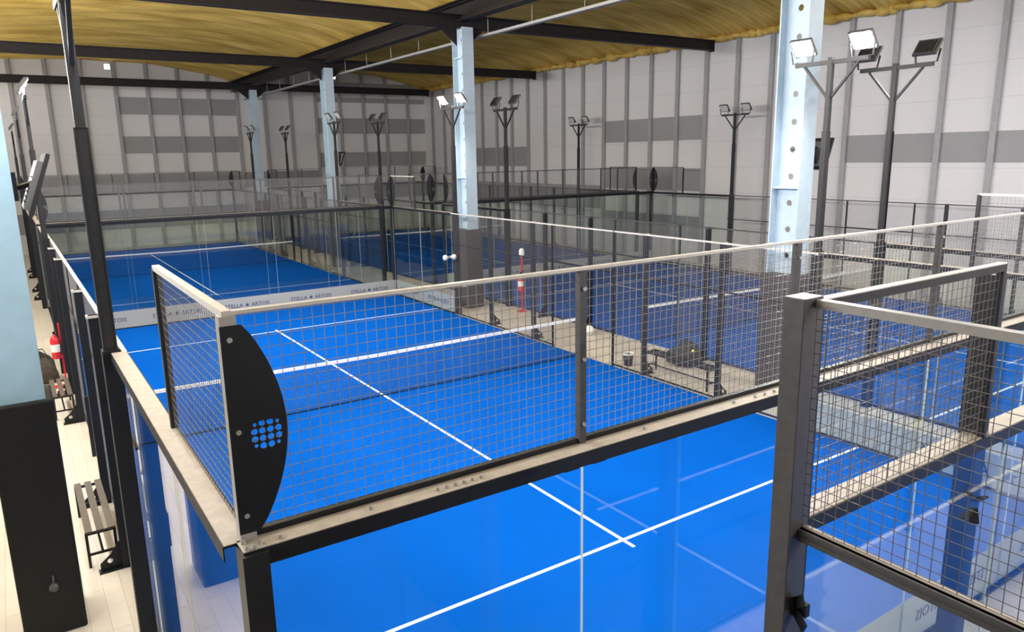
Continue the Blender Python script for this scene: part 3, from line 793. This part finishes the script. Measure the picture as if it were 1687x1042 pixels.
def tv(x, y, z, label, sz=(1.0, .58)):
    t = thing('wall_screen', label, 'screen', (x, y, z), 'screens mounted on the columns')
    w, h = sz; R = Matrix.Rotation(math.radians(20), 3, 'Y')
    def TT(a, b, c):
        v = R @ Vector((a, b, c)); return (v.x + x, v.y + y, v.z + z)
    MB(TT).box(0, .035, -w / 2, w / 2, -h / 2, h / 2).build('bezel', M['rubber'], t)
    MB(TT).box(.035, .038, -w / 2 + .02, w / 2 - .02, -h / 2 + .02, h / 2 - .02).build('display', M['screen'], t)
    b = MB(TT); b.box(-.05, 0, -w * .42, w * .42, -h * .42, h * .36)
    b.build('rear_shell', M['tvback'], t)
    v = MB(TT)
    for k in range(6): v.box(-.056, -.05, -w * .36, w * .36, -.2 + k * .05, -.185 + k * .05)
    v.build('vents', M['rubber'], t)
    MB().bar((x - .05, y - .1, z), (x - .16, y - .25, z - .03), .04).bar((x - .05, y + .1, z), (x - .16, y - .1, z - .03), .04).box(x - .2, x - .16, y - .38, y, z - .15, z + .12).build('bracket', M['black'], t)
    return t
tv(-.42, 5.85, 4.42, 'tilted grey-backed screen mounted beside the light blue column on the walkway', (1.05, .62))
tv(11.52, 5.45, 4.55, 'dark screen bracketed on the holed pale column', (1.0, .58))
tv(11.36, 28.1, 4.6, 'small dark screen on the third pale column', (1.0, .58))

for x_, l_ in ((4.6, 'small lit emergency lamp high on the end wall, left bay'), (16.95, 'small lit emergency lamp high on the end wall, right bay')):
    t = thing('emergency_lamp', l_, 'lamp', (x_, YF - .2, 9.5), 'lit emergency lamps on the end wall')
    MB().box(x_ - .15, x_ + .15, YF - .2, YF - .14, 9.36, 9.64).build('case', M['white'], t)
    MB().box(x_ - .13, x_ + .13, YF - .205, YF - .2, 9.38, 9.62).build('lens', M['exitlamp'], t)

# ------------------------------------------------------------------ light
w = bpy.data.worlds.new('world'); sc.world = w; w.use_nodes = True
w.node_tree.nodes['Background'].inputs[0].default_value = (.8, .85, 1, 1); w.node_tree.nodes['Background'].inputs[1].default_value = .3
def area(x, y, z, sx, sy, power, col=(1, .97, .93), rot=(0, 0, 0)):
    l = bpy.data.lights.new('flood_and_fill_light', 'AREA'); l.shape = 'RECTANGLE'; l.size = sx; l.size_y = sy; l.energy = power; l.color = col
    o = bpy.data.objects.new('flood_and_fill_light', l); COL.objects.link(o); o.location = (x, y, z); o.rotation_euler = rot
    return o
# floodlights of the crosswise court first, then added fill lights without a real source (all outside the frame)
RX = math.radians
area(5.5, -7.5, 6.1, .8, .8, 300, rot=(RX(25), 0, 0))
area(14, -7.5, 6.1, .8, .8, 300, rot=(RX(25), 0, 0))
for yy, pw in ((4, 500), (10, 1100), (17, 1000), (25, 450), (33, 260), (39, 180)):      # added unseen fill row on the walkway side, brightens walls and vaults
    area(-3.9, yy, 7.2, 1.6, 7.0, pw, (1, .98, .95), (0, RX(-90), 0))
for xx, pw in ((12, 300), (20, 600)):      # added unseen fill behind the viewpoint, lifts the right wall and vault
    area(xx, -13.8, 7.4, 6.0, 1.8, pw, (1, .97, .94), (RX(90), 0, 0))
for xx, yy, pw in ((16, 3, 500), (6, 1, 300), (18, -5, 600)):  # added unseen fill under the roof of the near part
    area(xx, yy, 8.2, .5, 3.0, pw, (1, .97, .94))

sc.view_settings.view_transform = 'Standard'; sc.view_settings.look = 'None'; sc.view_settings.gamma = 1; sc.view_settings.exposure = 0.12
sc.view_settings.use_curve_mapping = False
sc.cycles.max_bounces = 8; sc.cycles.diffuse_bounces = 4; sc.cycles.glossy_bounces = 4; sc.cycles.transparent_max_bounces = 40
sc.cycles.use_denoising = True; sc.cycles.sample_clamp_indirect = 6; sc.cycles.caustics_reflective = False; sc.cycles.caustics_refractive = False
sc.cycles.blur_glossy = 0.5
